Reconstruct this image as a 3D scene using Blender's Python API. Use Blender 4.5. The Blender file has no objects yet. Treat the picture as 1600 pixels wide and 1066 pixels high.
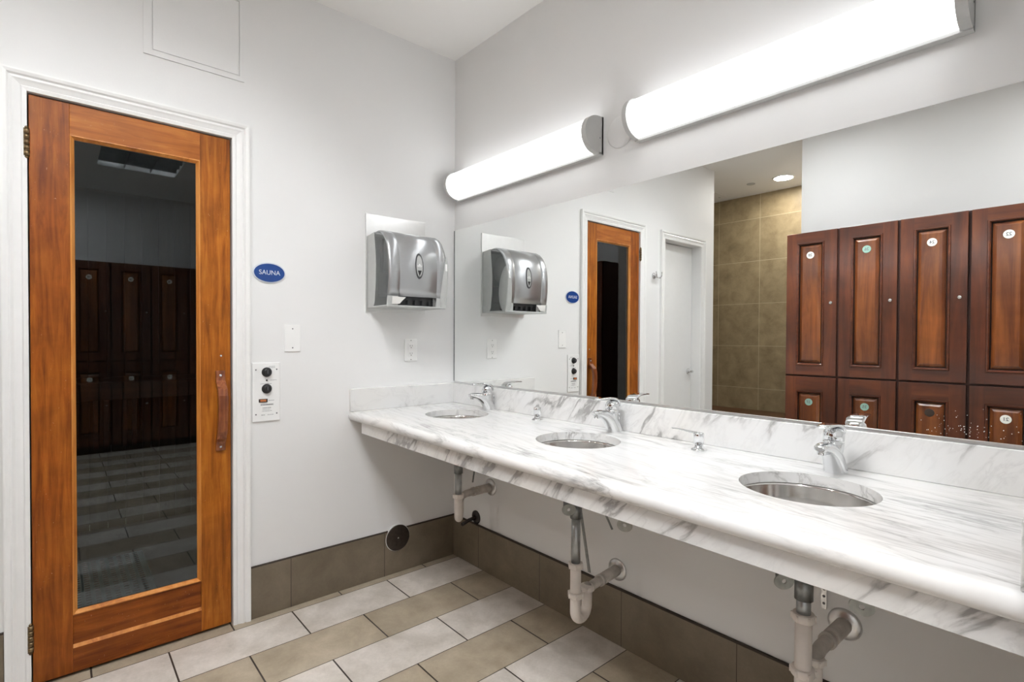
import bpy, math, random
from mathutils import Vector, Matrix, geometry
random.seed(7)
C = bpy.context.scene.collection
D = bpy.data
PI = math.pi

# ------------------------------------------------------------------ camera
F_PX, YAW, PITCH, ROLL, SHY = 814.9, 0.8541, -0.01395, 0.0046, 6.11
CAM = Vector((2.442, -1.695, 1.2295))
fw0 = Vector((-math.sin(YAW), math.cos(YAW), 0)); rt0 = Vector((math.cos(YAW), math.sin(YAW), 0)); up0 = Vector((0, 0, 1))
upp = up0*math.cos(PITCH) - fw0*math.sin(PITCH)
fwd = up0*math.sin(PITCH) + fw0*math.cos(PITCH)
rgt = rt0*math.cos(ROLL) + upp*math.sin(ROLL)
upv = upp*math.cos(ROLL) - rt0*math.sin(ROLL)
cd = D.cameras.new('camera'); cam = D.objects.new('camera', cd); C.objects.link(cam)
M = Matrix((rgt, upv, -fwd)).transposed().to_4x4(); M.translation = CAM
cam.matrix_world = M
cd.sensor_width = 36; cd.lens = F_PX/1600*36; cd.shift_y = SHY/1600; cd.clip_start = 0.02
bpy.context.scene.camera = cam

# ------------------------------------------------------------------ world, exposure, light strengths
w = D.worlds.new('world'); bpy.context.scene.world = w; w.use_nodes = True
w.node_tree.nodes['Background'].inputs[0].default_value = (1, 1, 1, 1)
w.node_tree.nodes['Background'].inputs[1].default_value = 0.0
vs = bpy.context.scene.view_settings
vs.view_transform = 'Standard'; vs.look = 'None'; vs.gamma = 1; vs.use_curve_mapping = False
vs.exposure = 1.88
L_VANITY = 0.78      # vanity lamp diffusers
L_TROFFER = 76.0    # louvred troffer added in front of the vanity
L_FAR = 14.0       # the troffer towards the far lockers
L_SIDE_FILL = 72.0      # two fill downlights added over the locker side of the room
L_DOWN = 55.0       # downlight in the shower recess
cy = bpy.context.scene.cycles
cy.max_bounces = 10; cy.diffuse_bounces = 6; cy.glossy_bounces = 6; cy.transmission_bounces = 8; cy.transparent_max_bounces = 12
cy.sample_clamp_indirect = 6; cy.use_denoising = True

# ------------------------------------------------------------------ material helpers
class NT:
    def __init__(s, name):
        s.m = D.materials.new(name); s.m.use_nodes = True; s.t = s.m.node_tree
        s.b = s.t.nodes['Principled BSDF']; s.out = s.t.nodes['Material Output']
    def n(s, typ, **kw):
        nd = s.t.nodes.new(typ)
        for k, v in kw.items(): setattr(nd, k, v)
        return nd
    def l(s, a, b): s.t.links.new(a, b)
    def set(s, nd, i, v):
        if hasattr(v, 'is_linked') or isinstance(v, bpy.types.NodeSocket): s.l(v, nd.inputs[i])
        else: nd.inputs[i].default_value = v
    def math(s, op, a, b=0.0, c=0.0):
        nd = s.n('ShaderNodeMath', operation=op)
        s.set(nd, 0, a); s.set(nd, 1, b)
        if op in ('MULTIPLY_ADD', 'SMOOTH_MIN', 'COMPARE'): s.set(nd, 2, c)
        return nd.outputs[0]
    def pos(s, scale=(1, 1, 1), rot=(0, 0, 0), loc=(0, 0, 0)):
        g = s.n('ShaderNodeNewGeometry'); mp = s.n('ShaderNodeMapping')
        s.l(g.outputs['Position'], mp.inputs[0])
        mp.inputs['Scale'].default_value = scale; mp.inputs['Rotation'].default_value = rot; mp.inputs['Location'].default_value = loc
        return mp.outputs[0]
    def noise(s, vec, scale, detail=4, rough=0.55, dist=0.0, out='Fac'):
        nd = s.n('ShaderNodeTexNoise'); s.l(vec, nd.inputs['Vector'])
        nd.inputs['Scale'].default_value = scale; nd.inputs['Detail'].default_value = detail
        nd.inputs['Roughness'].default_value = rough; nd.inputs['Distortion'].default_value = dist
        return nd.outputs[out]
    def ramp(s, fac, stops):
        r = s.n('ShaderNodeValToRGB'); e = r.color_ramp.elements
        while len(e) < len(stops): e.new(0.5)
        for el, (p, c) in zip(e, stops):
            el.position = p; el.color = (c[0], c[1], c[2], 1) if hasattr(c, '__len__') else (c, c, c, 1)
        s.l(fac, r.inputs[0]); return r.outputs[0]
    def mix(s, fac, a, b, bt='MIX'):
        nd = s.n('ShaderNodeMix', data_type='RGBA', blend_type=bt)
        for i, v in ((0, fac), (6, a), (7, b)):
            if isinstance(v, bpy.types.NodeSocket): s.l(v, nd.inputs[i])
            else: nd.inputs[i].default_value = v if i == 0 else (v[0], v[1], v[2], 1)
        return nd.outputs[2]
    def bump(s, h, strength=0.2, dist=0.002):
        b = s.n('ShaderNodeBump'); b.inputs['Strength'].default_value = strength; b.inputs['Distance'].default_value = dist
        s.l(h, b.inputs['Height']); s.l(b.outputs[0], s.b.inputs['Normal'])
    def col(s, c):
        if isinstance(c, bpy.types.NodeSocket): s.l(c, s.b.inputs['Base Color'])
        else: s.b.inputs['Base Color'].default_value = (c[0], c[1], c[2], 1)

def basic(name, c, rough=0.5, metal=0.0, var=0.06, scale=30, coat=0, spec=None, bump=0.0):
    t = NT(name); p = t.pos()
    f = t.noise(p, scale, 3)
    lo = [max(0, x*(1-var)) for x in c]; hi = [min(1, x*(1+var)) for x in c]
    t.col(t.ramp(f, [(0.3, lo), (0.7, hi)]))
    t.b.inputs['Roughness'].default_value = rough; t.b.inputs['Metallic'].default_value = metal
    t.b.inputs['Coat Weight'].default_value = coat; t.b.inputs['Coat Roughness'].default_value = 0.1
    if spec is not None: t.b.inputs['Specular IOR Level'].default_value = spec
    if bump: t.bump(f, bump)
    return t.m

def emit(name, c, strength):
    t = NT(name); t.col((0.9, 0.9, 0.9))
    t.b.inputs['Emission Color'].default_value = (*c, 1); t.b.inputs['Emission Strength'].default_value = strength
    return t.m

def wood(name, dark, mid, light, axis, scale=1.0, rough=0.3, coat=0.4, blotch=0.5, wear=False, spec=0.4):
    t = NT(name); k = [14.0*scale]*3; k[axis] = 1.1*scale
    p = t.pos(tuple(k))
    g = t.noise(p, 2.2, 8, 0.62, 0.6)
    fine = t.noise(t.pos(tuple([v*5 for v in k])), 4.0, 4, 0.7)
    bl = t.noise(t.pos(), 4.5*scale, 4, 0.6, 0.4)
    c = t.ramp(g, [(0.30, dark), (0.5, mid), (0.72, light)])
    c2 = t.ramp(bl, [(0.32, (0.42, 0.38, 0.36)), (0.55, (0.85, 0.85, 0.85)), (0.7, (1.15, 1.15, 1.15))])
    c = t.mix(blotch, c, t.mix(1.0, c, c2, 'MULTIPLY'))
    c = t.mix(t.math('MULTIPLY', fine, 0.22), c, dark)
    if wear:
        s = t.noise(t.pos((60, 60, 35)), 3.0, 3, 0.7)
        mk = t.noise(t.pos((1.5, 2.5, 1.5), loc=(3, 1, 5)), 2.0, 3)
        a = t.math('MULTIPLY', t.math('GREATER_THAN', s, 0.71), t.math('GREATER_THAN', mk, 0.50))
        c = t.mix(t.math('MULTIPLY', a, 0.55), c, (0.75, 0.5, 0.3))
    t.col(c)
    t.b.inputs['Roughness'].default_value = rough; t.b.inputs['Specular IOR Level'].default_value = spec
    t.b.inputs['Coat Weight'].default_value = coat; t.b.inputs['Coat Roughness'].default_value = 0.18
    t.bump(g, 0.05)
    return t.m

def marble(name, sc, rot, bold, faint, warp=0.35, loc=(0, 0, 0), mr=(0.44, 0.60)):
    t = NT(name)
    mp = t.n('ShaderNodeMapping'); t.l(t.pos((1, 1, 1), rot, loc), mp.inputs[0]); mp.inputs['Scale'].default_value = sc; base = mp.outputs[0]
    wn = t.noise(base, 1.3, 4, 0.6, 0.0, 'Color')
    vm = t.n('ShaderNodeVectorMath', operation='MULTIPLY_ADD')
    t.l(wn, vm.inputs[0]); vm.inputs[1].default_value = (warp, warp, warp); t.l(base, vm.inputs[2]); v = vm.outputs[0]
    n1 = t.noise(v, 1.6, 7, 0.55, 0.3)
    n2 = t.noise(v, 4.5, 6, 0.6, 0.6)
    r1 = t.math('ABSOLUTE', t.math('SUBTRACT', n1, 0.5))
    r2 = t.math('ABSOLUTE', t.math('SUBTRACT', n2, 0.5))
    mask = t.noise(t.pos((1.1, 1.4, 1.6), loc=(4.2, 1.3, 0.4)), 1.7, 3)
    v1 = t.ramp(r1, [(0.0, 1), (0.010, 0.65), (0.022, 0.18), (0.07, 0.0)])
    v2 = t.ramp(r2, [(0.0, 1), (0.015, 0.5), (0.05, 0.0)])
    mk = t.ramp(mask, [(mr[0], 0.0), (mr[1], 1.0)])
    a1 = t.math('MULTIPLY', t.math('MULTIPLY', v1, mk), bold)
    a2 = t.math('MULTIPLY', t.math('MULTIPLY', v2, t.math('MULTIPLY_ADD', mk, 0.6, 0.4)), faint)
    cl = t.math('MULTIPLY', t.ramp(t.noise(v, 0.9, 5, 0.6), [(0.50, 0.0), (0.8, 1.0)]), 0.06)
    a = t.math('MINIMUM', t.math('ADD', t.math('ADD', a1, a2), cl), 0.9)
    warm = t.ramp(t.noise(t.pos((1, 1, 1), loc=(9, 2, 3)), 3.0, 2), [(0.4, (0.74, 0.74, 0.735)), (0.7, (0.75, 0.735, 0.71))])
    t.col(t.mix(a, warm, (0.30, 0.29, 0.28)))
    t.b.inputs['Roughness'].default_value = 0.18; t.b.inputs['Specular IOR Level'].default_value = 0.35
    return t.m

def tile_mat(name, ax_row, ax_len, row0, pitch, length, offs, cols, grout, gw_row=0.0022, gw_len=0.0030, rough=0.45, stagger=True, mott=0.35):
    """procedural tiles: rows stacked along ax_row, joints along ax_len"""
    t = NT(name)
    g = t.n('ShaderNodeNewGeometry'); sp = t.n('ShaderNodeSeparateXYZ'); t.l(g.outputs['Position'], sp.inputs[0])
    r = t.math('DIVIDE', t.math('SUBTRACT', sp.outputs[ax_row], row0), pitch)
    ri = t.math('FLOOR', r); rf = t.math('SUBTRACT', r, ri)
    par = t.math('ABSOLUTE', t.math('MODULO', ri, 2.0))
    off = t.math('MULTIPLY_ADD', par, offs[1]-offs[0], offs[0])
    u = t.math('DIVIDE', t.math('SUBTRACT', sp.outputs[ax_len], off), length)
    ui = t.math('FLOOR', u); uf = t.math('SUBTRACT', u, ui)
    dr = t.math('MULTIPLY', t.math('MINIMUM', rf, t.math('SUBTRACT', 1.0, rf)), pitch)
    du = t.math('MULTIPLY', t.math('MINIMUM', uf, t.math('SUBTRACT', 1.0, uf)), length)
    isg = t.math('MAXIMUM', t.math('LESS_THAN', dr, gw_row), t.math('LESS_THAN', du, gw_len))
    cb = t.n('ShaderNodeCombineXYZ'); t.l(ri, cb.inputs[0]); t.l(ui, cb.inputs[1])
    wn = t.n('ShaderNodeTexWhiteNoise', noise_dimensions='3D'); t.l(cb.outputs[0], wn.inputs['Vector'])
    c = t.mix(par, cols[0], cols[1])
    cl = t.noise(t.pos(), 7.0, 6, 0.62, 0.3)
    c = t.mix(1.0, c, t.ramp(cl, [(0.28, (1-mott, 1-mott*1.05, 1-mott*1.15)), (0.72, (1.0, 1.0, 1.0))]), 'MULTIPLY')
    c = t.mix(1.0, c, t.ramp(wn.outputs['Value'], [(0.0, 0.92), (1.0, 1.04)]), 'MULTIPLY')
    fine = t.noise(t.pos(), 90.0, 3, 0.7)
    c = t.mix(1.0, c, t.ramp(fine, [(0.3, 0.93), (0.7, 1.03)]), 'MULTIPLY')
    t.col(t.mix(isg, c, grout))
    t.b.inputs['Roughness'].default_value = rough
    t.bump(t.math('SUBTRACT', 1.0, isg), 0.4, 0.002)
    return t.m

def wallpaint(name, c, bump=0.06):
    t = NT(name); f = t.noise(t.pos(), 3.0, 4); f2 = t.noise(t.pos(), 120.0, 3, 0.6)
    t.col(t.ramp(f, [(0.3, [x*0.985 for x in c]), (0.7, c)]))
    t.b.inputs['Roughness'].default_value = 0.55; t.b.inputs['Specular IOR Level'].default_value = 0.3
    t.bump(f2, bump, 0.002); return t.m

PAINT = wallpaint('wall_paint', (0.79, 0.79, 0.785))
CEIL = wallpaint('ceiling_paint', (0.84, 0.83, 0.81))
TRIMW = basic('trim_paint', (0.82, 0.82, 0.81), 0.3, var=0.01)
DOORW = basic('white_door_paint', (0.76, 0.76, 0.75), 0.35, var=0.01)
# Sauna door woods
FIR_V = wood('fir_vertical', (0.15, 0.032, 0.003), (0.29, 0.075, 0.007), (0.42, 0.135, 0.014), 2, 1.6, 0.42, 0.03, 0.5, True, 0.22)
FIR_L = wood('fir_latch_stile', (0.20, 0.050, 0.004), (0.38, 0.115, 0.010), (0.52, 0.19, 0.020), 2, 1.6, 0.42, 0.03, 0.5, True, 0.22)
FIR_H = wood('fir_horizontal', (0.24, 0.065, 0.008), (0.42, 0.13, 0.018), (0.55, 0.21, 0.04), 1, 1.4, 0.42, 0.03, 0.35, True, 0.22)
FIR_B = wood('fir_bottom', (0.13, 0.028, 0.003), (0.24, 0.060, 0.006), (0.34, 0.10, 0.012), 1, 1.4, 0.42, 0.03, 0.5, True, 0.22)
FIR_M = wood('fir_moulding', (0.34, 0.10, 0.012), (0.56, 0.21, 0.035), (0.70, 0.32, 0.08), 2, 1.0, 0.40, 0.1, 0.1)
HANDLE = wood('handle_wood', (0.09, 0.02, 0.006), (0.24, 0.065, 0.018), (0.38, 0.13, 0.04), 2, 2.0, 0.25, 0.5, 0.6)
CHERRY_V = wood('cherry_vertical', (0.050, 0.011, 0.004), (0.110, 0.025, 0.007), (0.19, 0.050, 0.012), 2, 0.45, 0.36, 0.9, 0.95)
CHERRY_H = wood('cherry_horizontal', (0.050, 0.011, 0.004), (0.110, 0.025, 0.007), (0.19, 0.050, 0.012), 0, 0.45, 0.36, 0.9, 0.95)
CHERRY_P = wood('cherry_panel', (0.070, 0.016, 0.005), (0.19, 0.052, 0.010), (0.36, 0.115, 0.021), 2, 0.5, 0.34, 0.9, 0.9)
CHERRY_K = basic('cherry_carcass', (0.045, 0.012, 0.006), 0.5)
CHERRY_D = basic('cherry_groove_glaze', (0.02, 0.008, 0.005), 0.5)  # dark antiquing glaze in the door panel grooves
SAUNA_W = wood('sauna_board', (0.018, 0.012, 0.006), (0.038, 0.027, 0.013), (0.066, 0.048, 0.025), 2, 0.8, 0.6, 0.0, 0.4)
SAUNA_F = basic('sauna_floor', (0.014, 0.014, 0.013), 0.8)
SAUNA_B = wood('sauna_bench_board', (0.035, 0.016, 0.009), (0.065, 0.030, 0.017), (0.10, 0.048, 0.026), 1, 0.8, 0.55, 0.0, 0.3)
BENCHW = wood('bench_wood', (0.05, 0.02, 0.008), (0.12, 0.05, 0.02), (0.2, 0.09, 0.035), 0, 1, 0.4, 0.2, 0.4)
MARB_T = marble('marble_top', (0.62, 4.2, 2.4), (0, 0, math.radians(8)), 0.52, 0.52)
MARB_E = marble('marble_edge', (0.9, 1.2, 3.2), (0.0, math.radians(48), 0), 1.2, 0.25, 0.4, (1.7, 0, 0.2), (0.45, 0.56))
MARB_S = marble('marble_backsplash', (0.8, 1.5, 3.0), (math.radians(25), math.radians(52), 0), 1.0, 0.22, 0.4, (0.35, 0.0, 0.4), (0.47, 0.60))
FLOORT = tile_mat('floor_tiles', 0, 1, 0.0538, 0.2302, 0.4645, (-0.4472, -0.2158), ((0.75, 0.695, 0.64), (0.48, 0.405, 0.305)), (0.035, 0.025, 0.018), 0.0018, 0.0030)
BASET_L = tile_mat('baseboard_tiles_left', 2, 1, -0.02, 0.5, 0.4645, (-0.437, -0.437), ((0.21, 0.17, 0.12), (0.21, 0.17, 0.12)), (0.05, 0.035, 0.025), 0.0005, 0.0016, 0.5)
BASET_M = tile_mat('baseboard_tiles_mirror', 2, 0, -0.02, 0.5, 0.4670, (0.244, 0.244), ((0.23, 0.185, 0.13), (0.23, 0.185, 0.13)), (0.05, 0.035, 0.025), 0.0005, 0.0014, 0.5)
SHOWT = tile_mat('shower_tiles', 2, 0, 0.235, 0.4585, 0.4585, (-0.501, -0.501), ((0.42, 0.325, 0.19), (0.42, 0.325, 0.19)), (0.55, 0.46, 0.31), 0.0022, 0.0022, 0.4, mott=0.45)
GROUTD = basic('dark_grout', (0.045, 0.033, 0.025), 0.9, bump=0.6, scale=200)
CHROME = basic('chrome', (0.74, 0.75, 0.76), 0.06, 1.0, 0.01)
STEEL = basic('brushed_steel', (0.72, 0.72, 0.72), 0.28, 1.0, 0.03, 60)
BASIN = basic('sink_steel', (0.74, 0.72, 0.70), 0.13, 1.0, 0.05, 12)
PLATE = basic('satin_plate', (0.72, 0.72, 0.71), 0.32, 1.0, 0.02)
ZINC = basic('zinc_tailpiece', (0.42, 0.44, 0.45), 0.33, 0.85, 0.15, 40)
DKCHROME = basic('aged_metal', (0.26, 0.27, 0.27), 0.35, 0.9, 0.2, 60)
CLAMP = basic('clamp_zinc', (0.40, 0.41, 0.38), 0.5, 0.5, 0.15, 60)
PVC = basic('white_pvc', (0.80, 0.74, 0.69), 0.4, var=0.05)
PVCG = basic('dusty_pvc', (0.50, 0.46, 0.42), 0.55, var=0.2, scale=25)
BLACKP = basic('black_pipe', (0.018, 0.012, 0.011), 0.3)
BRONZE = basic('dark_bronze', (0.055, 0.042, 0.034), 0.35, 0.6, 0.25, 60)
BRASS = basic('antique_brass', (0.20, 0.14, 0.075), 0.35, 0.9, 0.2, 80)
WHITEP = basic('white_plastic', (0.84, 0.84, 0.83), 0.3, var=0.01)
LGREYP = basic('light_grey_plastic', (0.46, 0.47, 0.46), 0.4, var=0.03)
DGREYP = basic('dark_grey_plastic', (0.05, 0.052, 0.054), 0.4)
BLACK = basic('black_plastic', (0.012, 0.012, 0.013), 0.35)
INK = basic('grey_ink', (0.15, 0.15, 0.16), 0.6)
AMBER = basic('amber_rocker', (0.55, 0.18, 0.06), 0.3)
BLUE = basic('sign_blue', (0.010, 0.052, 0.23), 0.25)
SIGNRIM = basic('sign_rim', (0.62, 0.66, 0.72), 0.3)
PAPER = basic('paper_roll', (0.75, 0.74, 0.71), 0.8)
LAMPMET = basic('lamp_enamel', (0.50, 0.50, 0.49), 0.4, var=0.02)
LOUVRE = basic('louvre_black', (0.05, 0.05, 0.05), 0.6, 0.0, spec=0.1)
TEAL = basic('teal_mat', (0.32, 0.60, 0.60), 0.7, bump=0.3)
TEALH = basic('teal_mat_slots', (0.04, 0.10, 0.11), 0.8)
DISCW = basic('disc_white', (0.80, 0.82, 0.76), 0.3)
DISCT = basic('disc_teal', (0.25, 0.42, 0.35), 0.35)
DISCD = basic('disc_dark', (0.045, 0.03, 0.022), 0.4)
STONE = basic('heater_stone', (0.12, 0.12, 0.12), 0.9, var=0.4, scale=60)
LAMP_E = emit('vanity_diffuser', (0.96, 0.98, 1.0), L_VANITY)
TROF_E = emit('fill_troffer_tube', (0.96, 0.98, 1.0), L_TROFFER)  # tubes of the troffer added to light floor and vanity
TROF_F = emit('troffer_tube_far', (0.96, 0.98, 1.0), L_FAR)
DOWN_R = emit('fill_downlight_lens_room', (0.96, 0.98, 1.0), L_DOWN*0.7)  # unseen downlight added to brighten the white door side
DOWN_S = emit('fill_downlight_lens_lockers', (0.96, 0.98, 1.0), L_SIDE_FILL)  # unseen downlights added as fill for the locker side
DOWN_E = emit('downlight_lens', (1.0, 0.97, 0.93), L_DOWN)

def mk_mirror():
    t = NT('mirror_glass'); t.col((0.95, 0.965, 0.955)); t.b.inputs['Metallic'].default_value = 1; t.b.inputs['Roughness'].default_value = 0.0
    return t.m
MIRROR = mk_mirror()
def mk_glass():
    t = NT('door_glass'); t.t.nodes.remove(t.b)
    tr = t.n('ShaderNodeBsdfTransparent'); tr.inputs[0].default_value = (0.66, 0.72, 0.72, 1)
    gl = t.n('ShaderNodeBsdfGlossy'); gl.inputs['Roughness'].default_value = 0.0; gl.inputs['Color'].default_value = (0.95, 0.97, 1.0, 1)
    fr = t.n('ShaderNodeFresnel'); fr.inputs['IOR'].default_value = 1.62
    mx = t.n('ShaderNodeMixShader'); t.l(fr.outputs[0], mx.inputs[0]); t.l(tr.outputs[0], mx.inputs[1]); t.l(gl.outputs[0], mx.inputs[2])
    t.l(mx.outputs[0], t.out.inputs[0]); return t.m
GLASS = mk_glass()
def mk_smoke(name, c, alpha, rough):
    t = NT(name); t.col(c); t.b.inputs['Alpha'].default_value = alpha; t.b.inputs['Roughness'].default_value = rough
    t.b.inputs['Metallic'].default_value = 0.85; t.b.inputs['Coat Weight'].default_value = 0.7; t.b.inputs['Coat Roughness'].default_value = 0.12
    return t.m
SMOKE = mk_smoke('smoked_cover', (0.46, 0.47, 0.48), 0.93, 0.30)
SMOKES = mk_smoke('smoked_side', (0.20, 0.21, 0.21), 0.42, 0.1)

# ------------------------------------------------------------------ mesh helpers (world coordinates, parent offset removed)
class MB:
    def __init__(s): s.v = []; s.f = []; s.sm = []
    def add(s, vs, fs, smooth=False):
        o = len(s.v); s.v += [tuple(p) for p in vs]; s.f += [tuple(i+o for i in f) for f in fs]; s.sm += [smooth]*len(fs); return s
    def box(s, a, b):
        x0, y0, z0 = a; x1, y1, z1 = b
        return s.add([(x0,y0,z0),(x1,y0,z0),(x1,y1,z0),(x0,y1,z0),(x0,y0,z1),(x1,y0,z1),(x1,y1,z1),(x0,y1,z1)],
                     [(0,3,2,1),(4,5,6,7),(0,1,5,4),(1,2,6,5),(2,3,7,6),(3,0,4,7)])
    def loft(s, rings, smooth=True, caps=True, closed=True):
        n = len(rings[0]); vs = [p for r in rings for p in r]; fs = []
        for i in range(len(rings)-1):
            for j in range(n if closed else n-1):
                k = (j+1) % n
                fs.append((i*n+j, i*n+k, (i+1)*n+k, (i+1)*n+j))
        s.add(vs, fs, smooth)
        if caps and closed:
            o = len(s.v)-len(vs)
            s.f.append(tuple(o+j for j in reversed(range(n)))); s.sm.append(False)
            s.f.append(tuple(o+(len(rings)-1)*n+j for j in range(n))); s.sm.append(False)
        return s
    def tube(s, pts, rad, n=20, caps=True):
        pts = [Vector(p) for p in pts]; rads = rad if hasattr(rad, '__len__') else [rad]*len(pts)
        rings = []; prev = None
        for i, p in enumerate(pts):
            t = (pts[min(i+1, len(pts)-1)]-pts[max(i-1, 0)])
            if t.length < 1e-9: t = prev[0] if prev else Vector((0,0,1))
            t.normalize()
            if prev is None:
                u = t.orthogonal().normalized()
            else:
                u = prev[1]-t*prev[1].dot(t); u.normalize()
            v = t.cross(u); prev = (t, u)
            rings.append([p+(u*math.cos(2*PI*k/n)+v*math.sin(2*PI*k/n))*rads[i] for k in range(n)])
        return s.loft(rings, True, caps)
    def lathe(s, o, axis, prof, n=32, sx=1.0, sy=1.0):
        """prof: list of (distance along axis, radius)"""
        o = Vector(o); a = Vector(axis).normalized()
        u = Vector((0,0,1)) if abs(a.z) < 0.9 else Vector((1,0,0))
        u = (u-a*u.dot(a)).normalized(); v = a.cross(u)
        rings = [[o+a*d+(u*math.cos(2*PI*k/n)*sy+v*math.sin(2*PI*k/n)*sx)*max(r, 1e-5) for k in range(n)] for d, r in prof]
        s.loft(rings, True, True); return s
    def prism(s, poly, vec, smooth=False):
        """extrude a polygon (3D points) along vec"""
        vec = Vector(vec); n = len(poly); a = [Vector(p) for p in poly]; b = [p+vec for p in a]
        fs = [tuple(range(n)), tuple(n+i for i in reversed(range(n)))]
        s.add(a+b, fs, False)
        o = len(s.v)-2*n
        for i in range(n):
            j = (i+1) % n; s.f.append((o+i, o+j, o+n+j, o+n+i)); s.sm.append(smooth)
        return s

def obj(name, mb, mat, parent=None, bevel=0.0, seg=2, autos=True):
    me = D.meshes.new(name)
    off = Vector((0,0,0))
    p = parent
    while p is not None: off += p.location; p = p.parent
    me.from_pydata([tuple(Vector(v)-off) for v in mb.v], [], mb.f)
    for poly, sm in zip(me.polygons, mb.sm): poly.use_smooth = sm
    import bmesh
    bm = bmesh.new(); bm.from_mesh(me); bmesh.ops.recalc_face_normals(bm, faces=bm.faces); bm.to_mesh(me); bm.free()
    me.materials.append(mat); me.update()
    o = D.objects.new(name, me); C.objects.link(o)
    if parent: o.parent = parent
    if bevel:
        b = o.modifiers.new('bevel', 'BEVEL'); b.width = bevel; b.segments = seg; b.limit_method = 'ANGLE'; b.angle_limit = math.radians(40)
        b.harden_normals = False
    return o
def one(name, mb, mat, loc=(0,0,0), **kw):
    """top-level single mesh with its origin at loc"""
    o = obj(name, mb, mat, None, **kw)
    l = Vector(loc)
    for v in o.data.vertices: v.co -= l
    o.location = l; return o
def tag(o, label=None, cat=None, group=None, kind=None):
    if label: o['label'] = label
    if cat: o['category'] = cat
    if group: o['group'] = group
    if kind: o['kind'] = kind
    return o
def thing(name, label, cat, loc, group=None, kind=None):
    o = D.objects.new(name, None); C.objects.link(o); o.location = loc; o.empty_display_size = 0.05
    return tag(o, label, cat, group, kind)
def copy_tree(o, parent=None):
    c = o.copy(); C.objects.link(c)
    if parent: c.parent = parent
    for ch in list(o.children): copy_tree(ch, c)
    return c
def text(name, s, size, loc, facing, mat, parent=None, extrude=0.0004, bold=0.0, space=1.0, xs=1.0):
    cu = D.curves.new(name, 'FONT'); cu.body = s; cu.size = size; cu.align_x = 'CENTER'; cu.align_y = 'CENTER'; cu.extrude = extrude
    cu.offset = bold; cu.space_character = space
    tmp = D.objects.new(name+'_src', cu); C.objects.link(tmp)
    bpy.context.view_layer.update()
    me = D.meshes.new_from_object(tmp.evaluated_get(bpy.context.evaluated_depsgraph_get()))
    D.objects.remove(tmp)
    rz = {'+x': PI/2, '+y': PI, '-y': 0}[facing]
    R = Matrix.Rotation(rz, 4, 'Z') @ Matrix.Rotation(PI/2, 4, 'X') @ Matrix.Diagonal((xs, 1, 1, 1))
    off = Vector((0,0,0)); p = parent
    while p is not None: off += p.location; p = p.parent
    me.transform(Matrix.Translation(Vector(loc)-off) @ R)
    me.materials.clear(); me.materials.append(mat)
    o = D.objects.new(name, me); C.objects.link(o)
    if parent: o.parent = parent
    return o
def circ(cx, cy_, rx, ry, n=64, a0=0): return [(cx+rx*math.cos(a0+2*PI*k/n), cy_+ry*math.sin(a0+2*PI*k/n)) for k in range(n)]
def holed(mb, outer, holes, fn, flip=False):
    """planar face with holes; fn maps 2D -> 3D"""
    loops = [outer]+holes
    tris = geometry.tessellate_polygon([[Vector((x, y, 0)) for x, y in l] for l in loops])
    flat = [p for l in loops for p in l]
    mb.add([fn(*p) for p in flat], [tuple(t) for t in tris], False)
def slab_holes(mb, outer, holes, f0, f1):
    holed(mb, outer, holes, f0); holed(mb, outer, holes, f1)
    for l in [outer]+holes:
        n = len(l)
        mb.add([f0(*p) for p in l]+[f1(*p) for p in l], [(i, (i+1) % n, n+(i+1) % n, n+i) for i in range(n)], l is not outer)
def rect(x0, x1, y0, y1): return [(x0,y0),(x1,y0),(x1,y1),(x0,y1)]

# ------------------------------------------------------------------ room shell
ZC = 2.783
YB = -2.66      # back wall (locker wall)
YS = -4.0       # shower tile wall
XF = 4.76       # far wall
YE = -2.93      # end of the left wall
XC = 0.858      # corner of locker wall
XR = 2.38       # right return wall face
SD = (-1.770, -1.138, 2.062)   # sauna opening y0,y1,top
D2 = (-2.70, -2.115, 2.055)    # second door opening
def st(name, mb, mat, label, cat, **kw):
    o = one(name, mb, mat, **kw); return tag(o, label, cat, kind='structure')

m = MB(); m.box((-1.9, YS-0.1, -0.08), (XF+0.12, 0.12, 0.0))
st('floor', m, FLOORT, 'staggered beige and tan stone tile floor with dark grout', 'floor')
m = MB()
TR = [(1.40, -1.50), (3.27, -1.12)]
slab_holes(m, rect(-1.9, XF+0.12, YS-0.1, 0.12), [rect(x-0.3, x+0.3, y-0.3, y+0.3) for x, y in TR],
           lambda x, y: (x, y, ZC), lambda x, y: (x, y, ZC+0.14))
st('ceiling', m, CEIL, 'plain off-white painted ceiling', 'ceiling')
# left wall with two openings
m = MB()
slab_holes(m, [(YE, -0.05), (D2[0], -0.05), (D2[0], D2[2]), (D2[1], D2[2]), (D2[1], -0.05), (SD[0], -0.05), (SD[0], SD[2]), (SD[1], SD[2]), (SD[1], -0.05), (0.12, -0.05), (0.12, ZC), (YE, ZC)],
           [], lambda y, z: (0, y, z), lambda y, z: (-0.13, y, z))
st('wall_left', m, PAINT, 'pale grey-white wall holding the wooden sauna door', 'wall')
m = MB(); m.box((-0.13, 0, -0.05), (XF+0.12, 0.12, ZC))
st('wall_mirror', m, PAINT, 'pale wall behind the long mirror and marble vanity', 'wall')
m = MB(); m.box((XR, -0.72, -0.02), (XR+0.13, 0, ZC))
st('wall_right', m, PAINT, 'short painted return wall at the right end of the vanity', 'wall')
m = MB(); m.box((XC, YS, -0.05), (XF+0.12, YB, ZC))
st('wall_back', m, PAINT, 'pale wall above and behind the cherry lockers opposite the mirror', 'wall')
m = MB(); m.box((XF, YB, -0.05), (XF+0.12, 0, ZC))
st('wall_far', m, PAINT, 'pale wall behind the second run of lockers', 'wall')
m = MB(); m.box((-1.9, YE, -0.05), (-0.13, YE+0.12, ZC))
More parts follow.
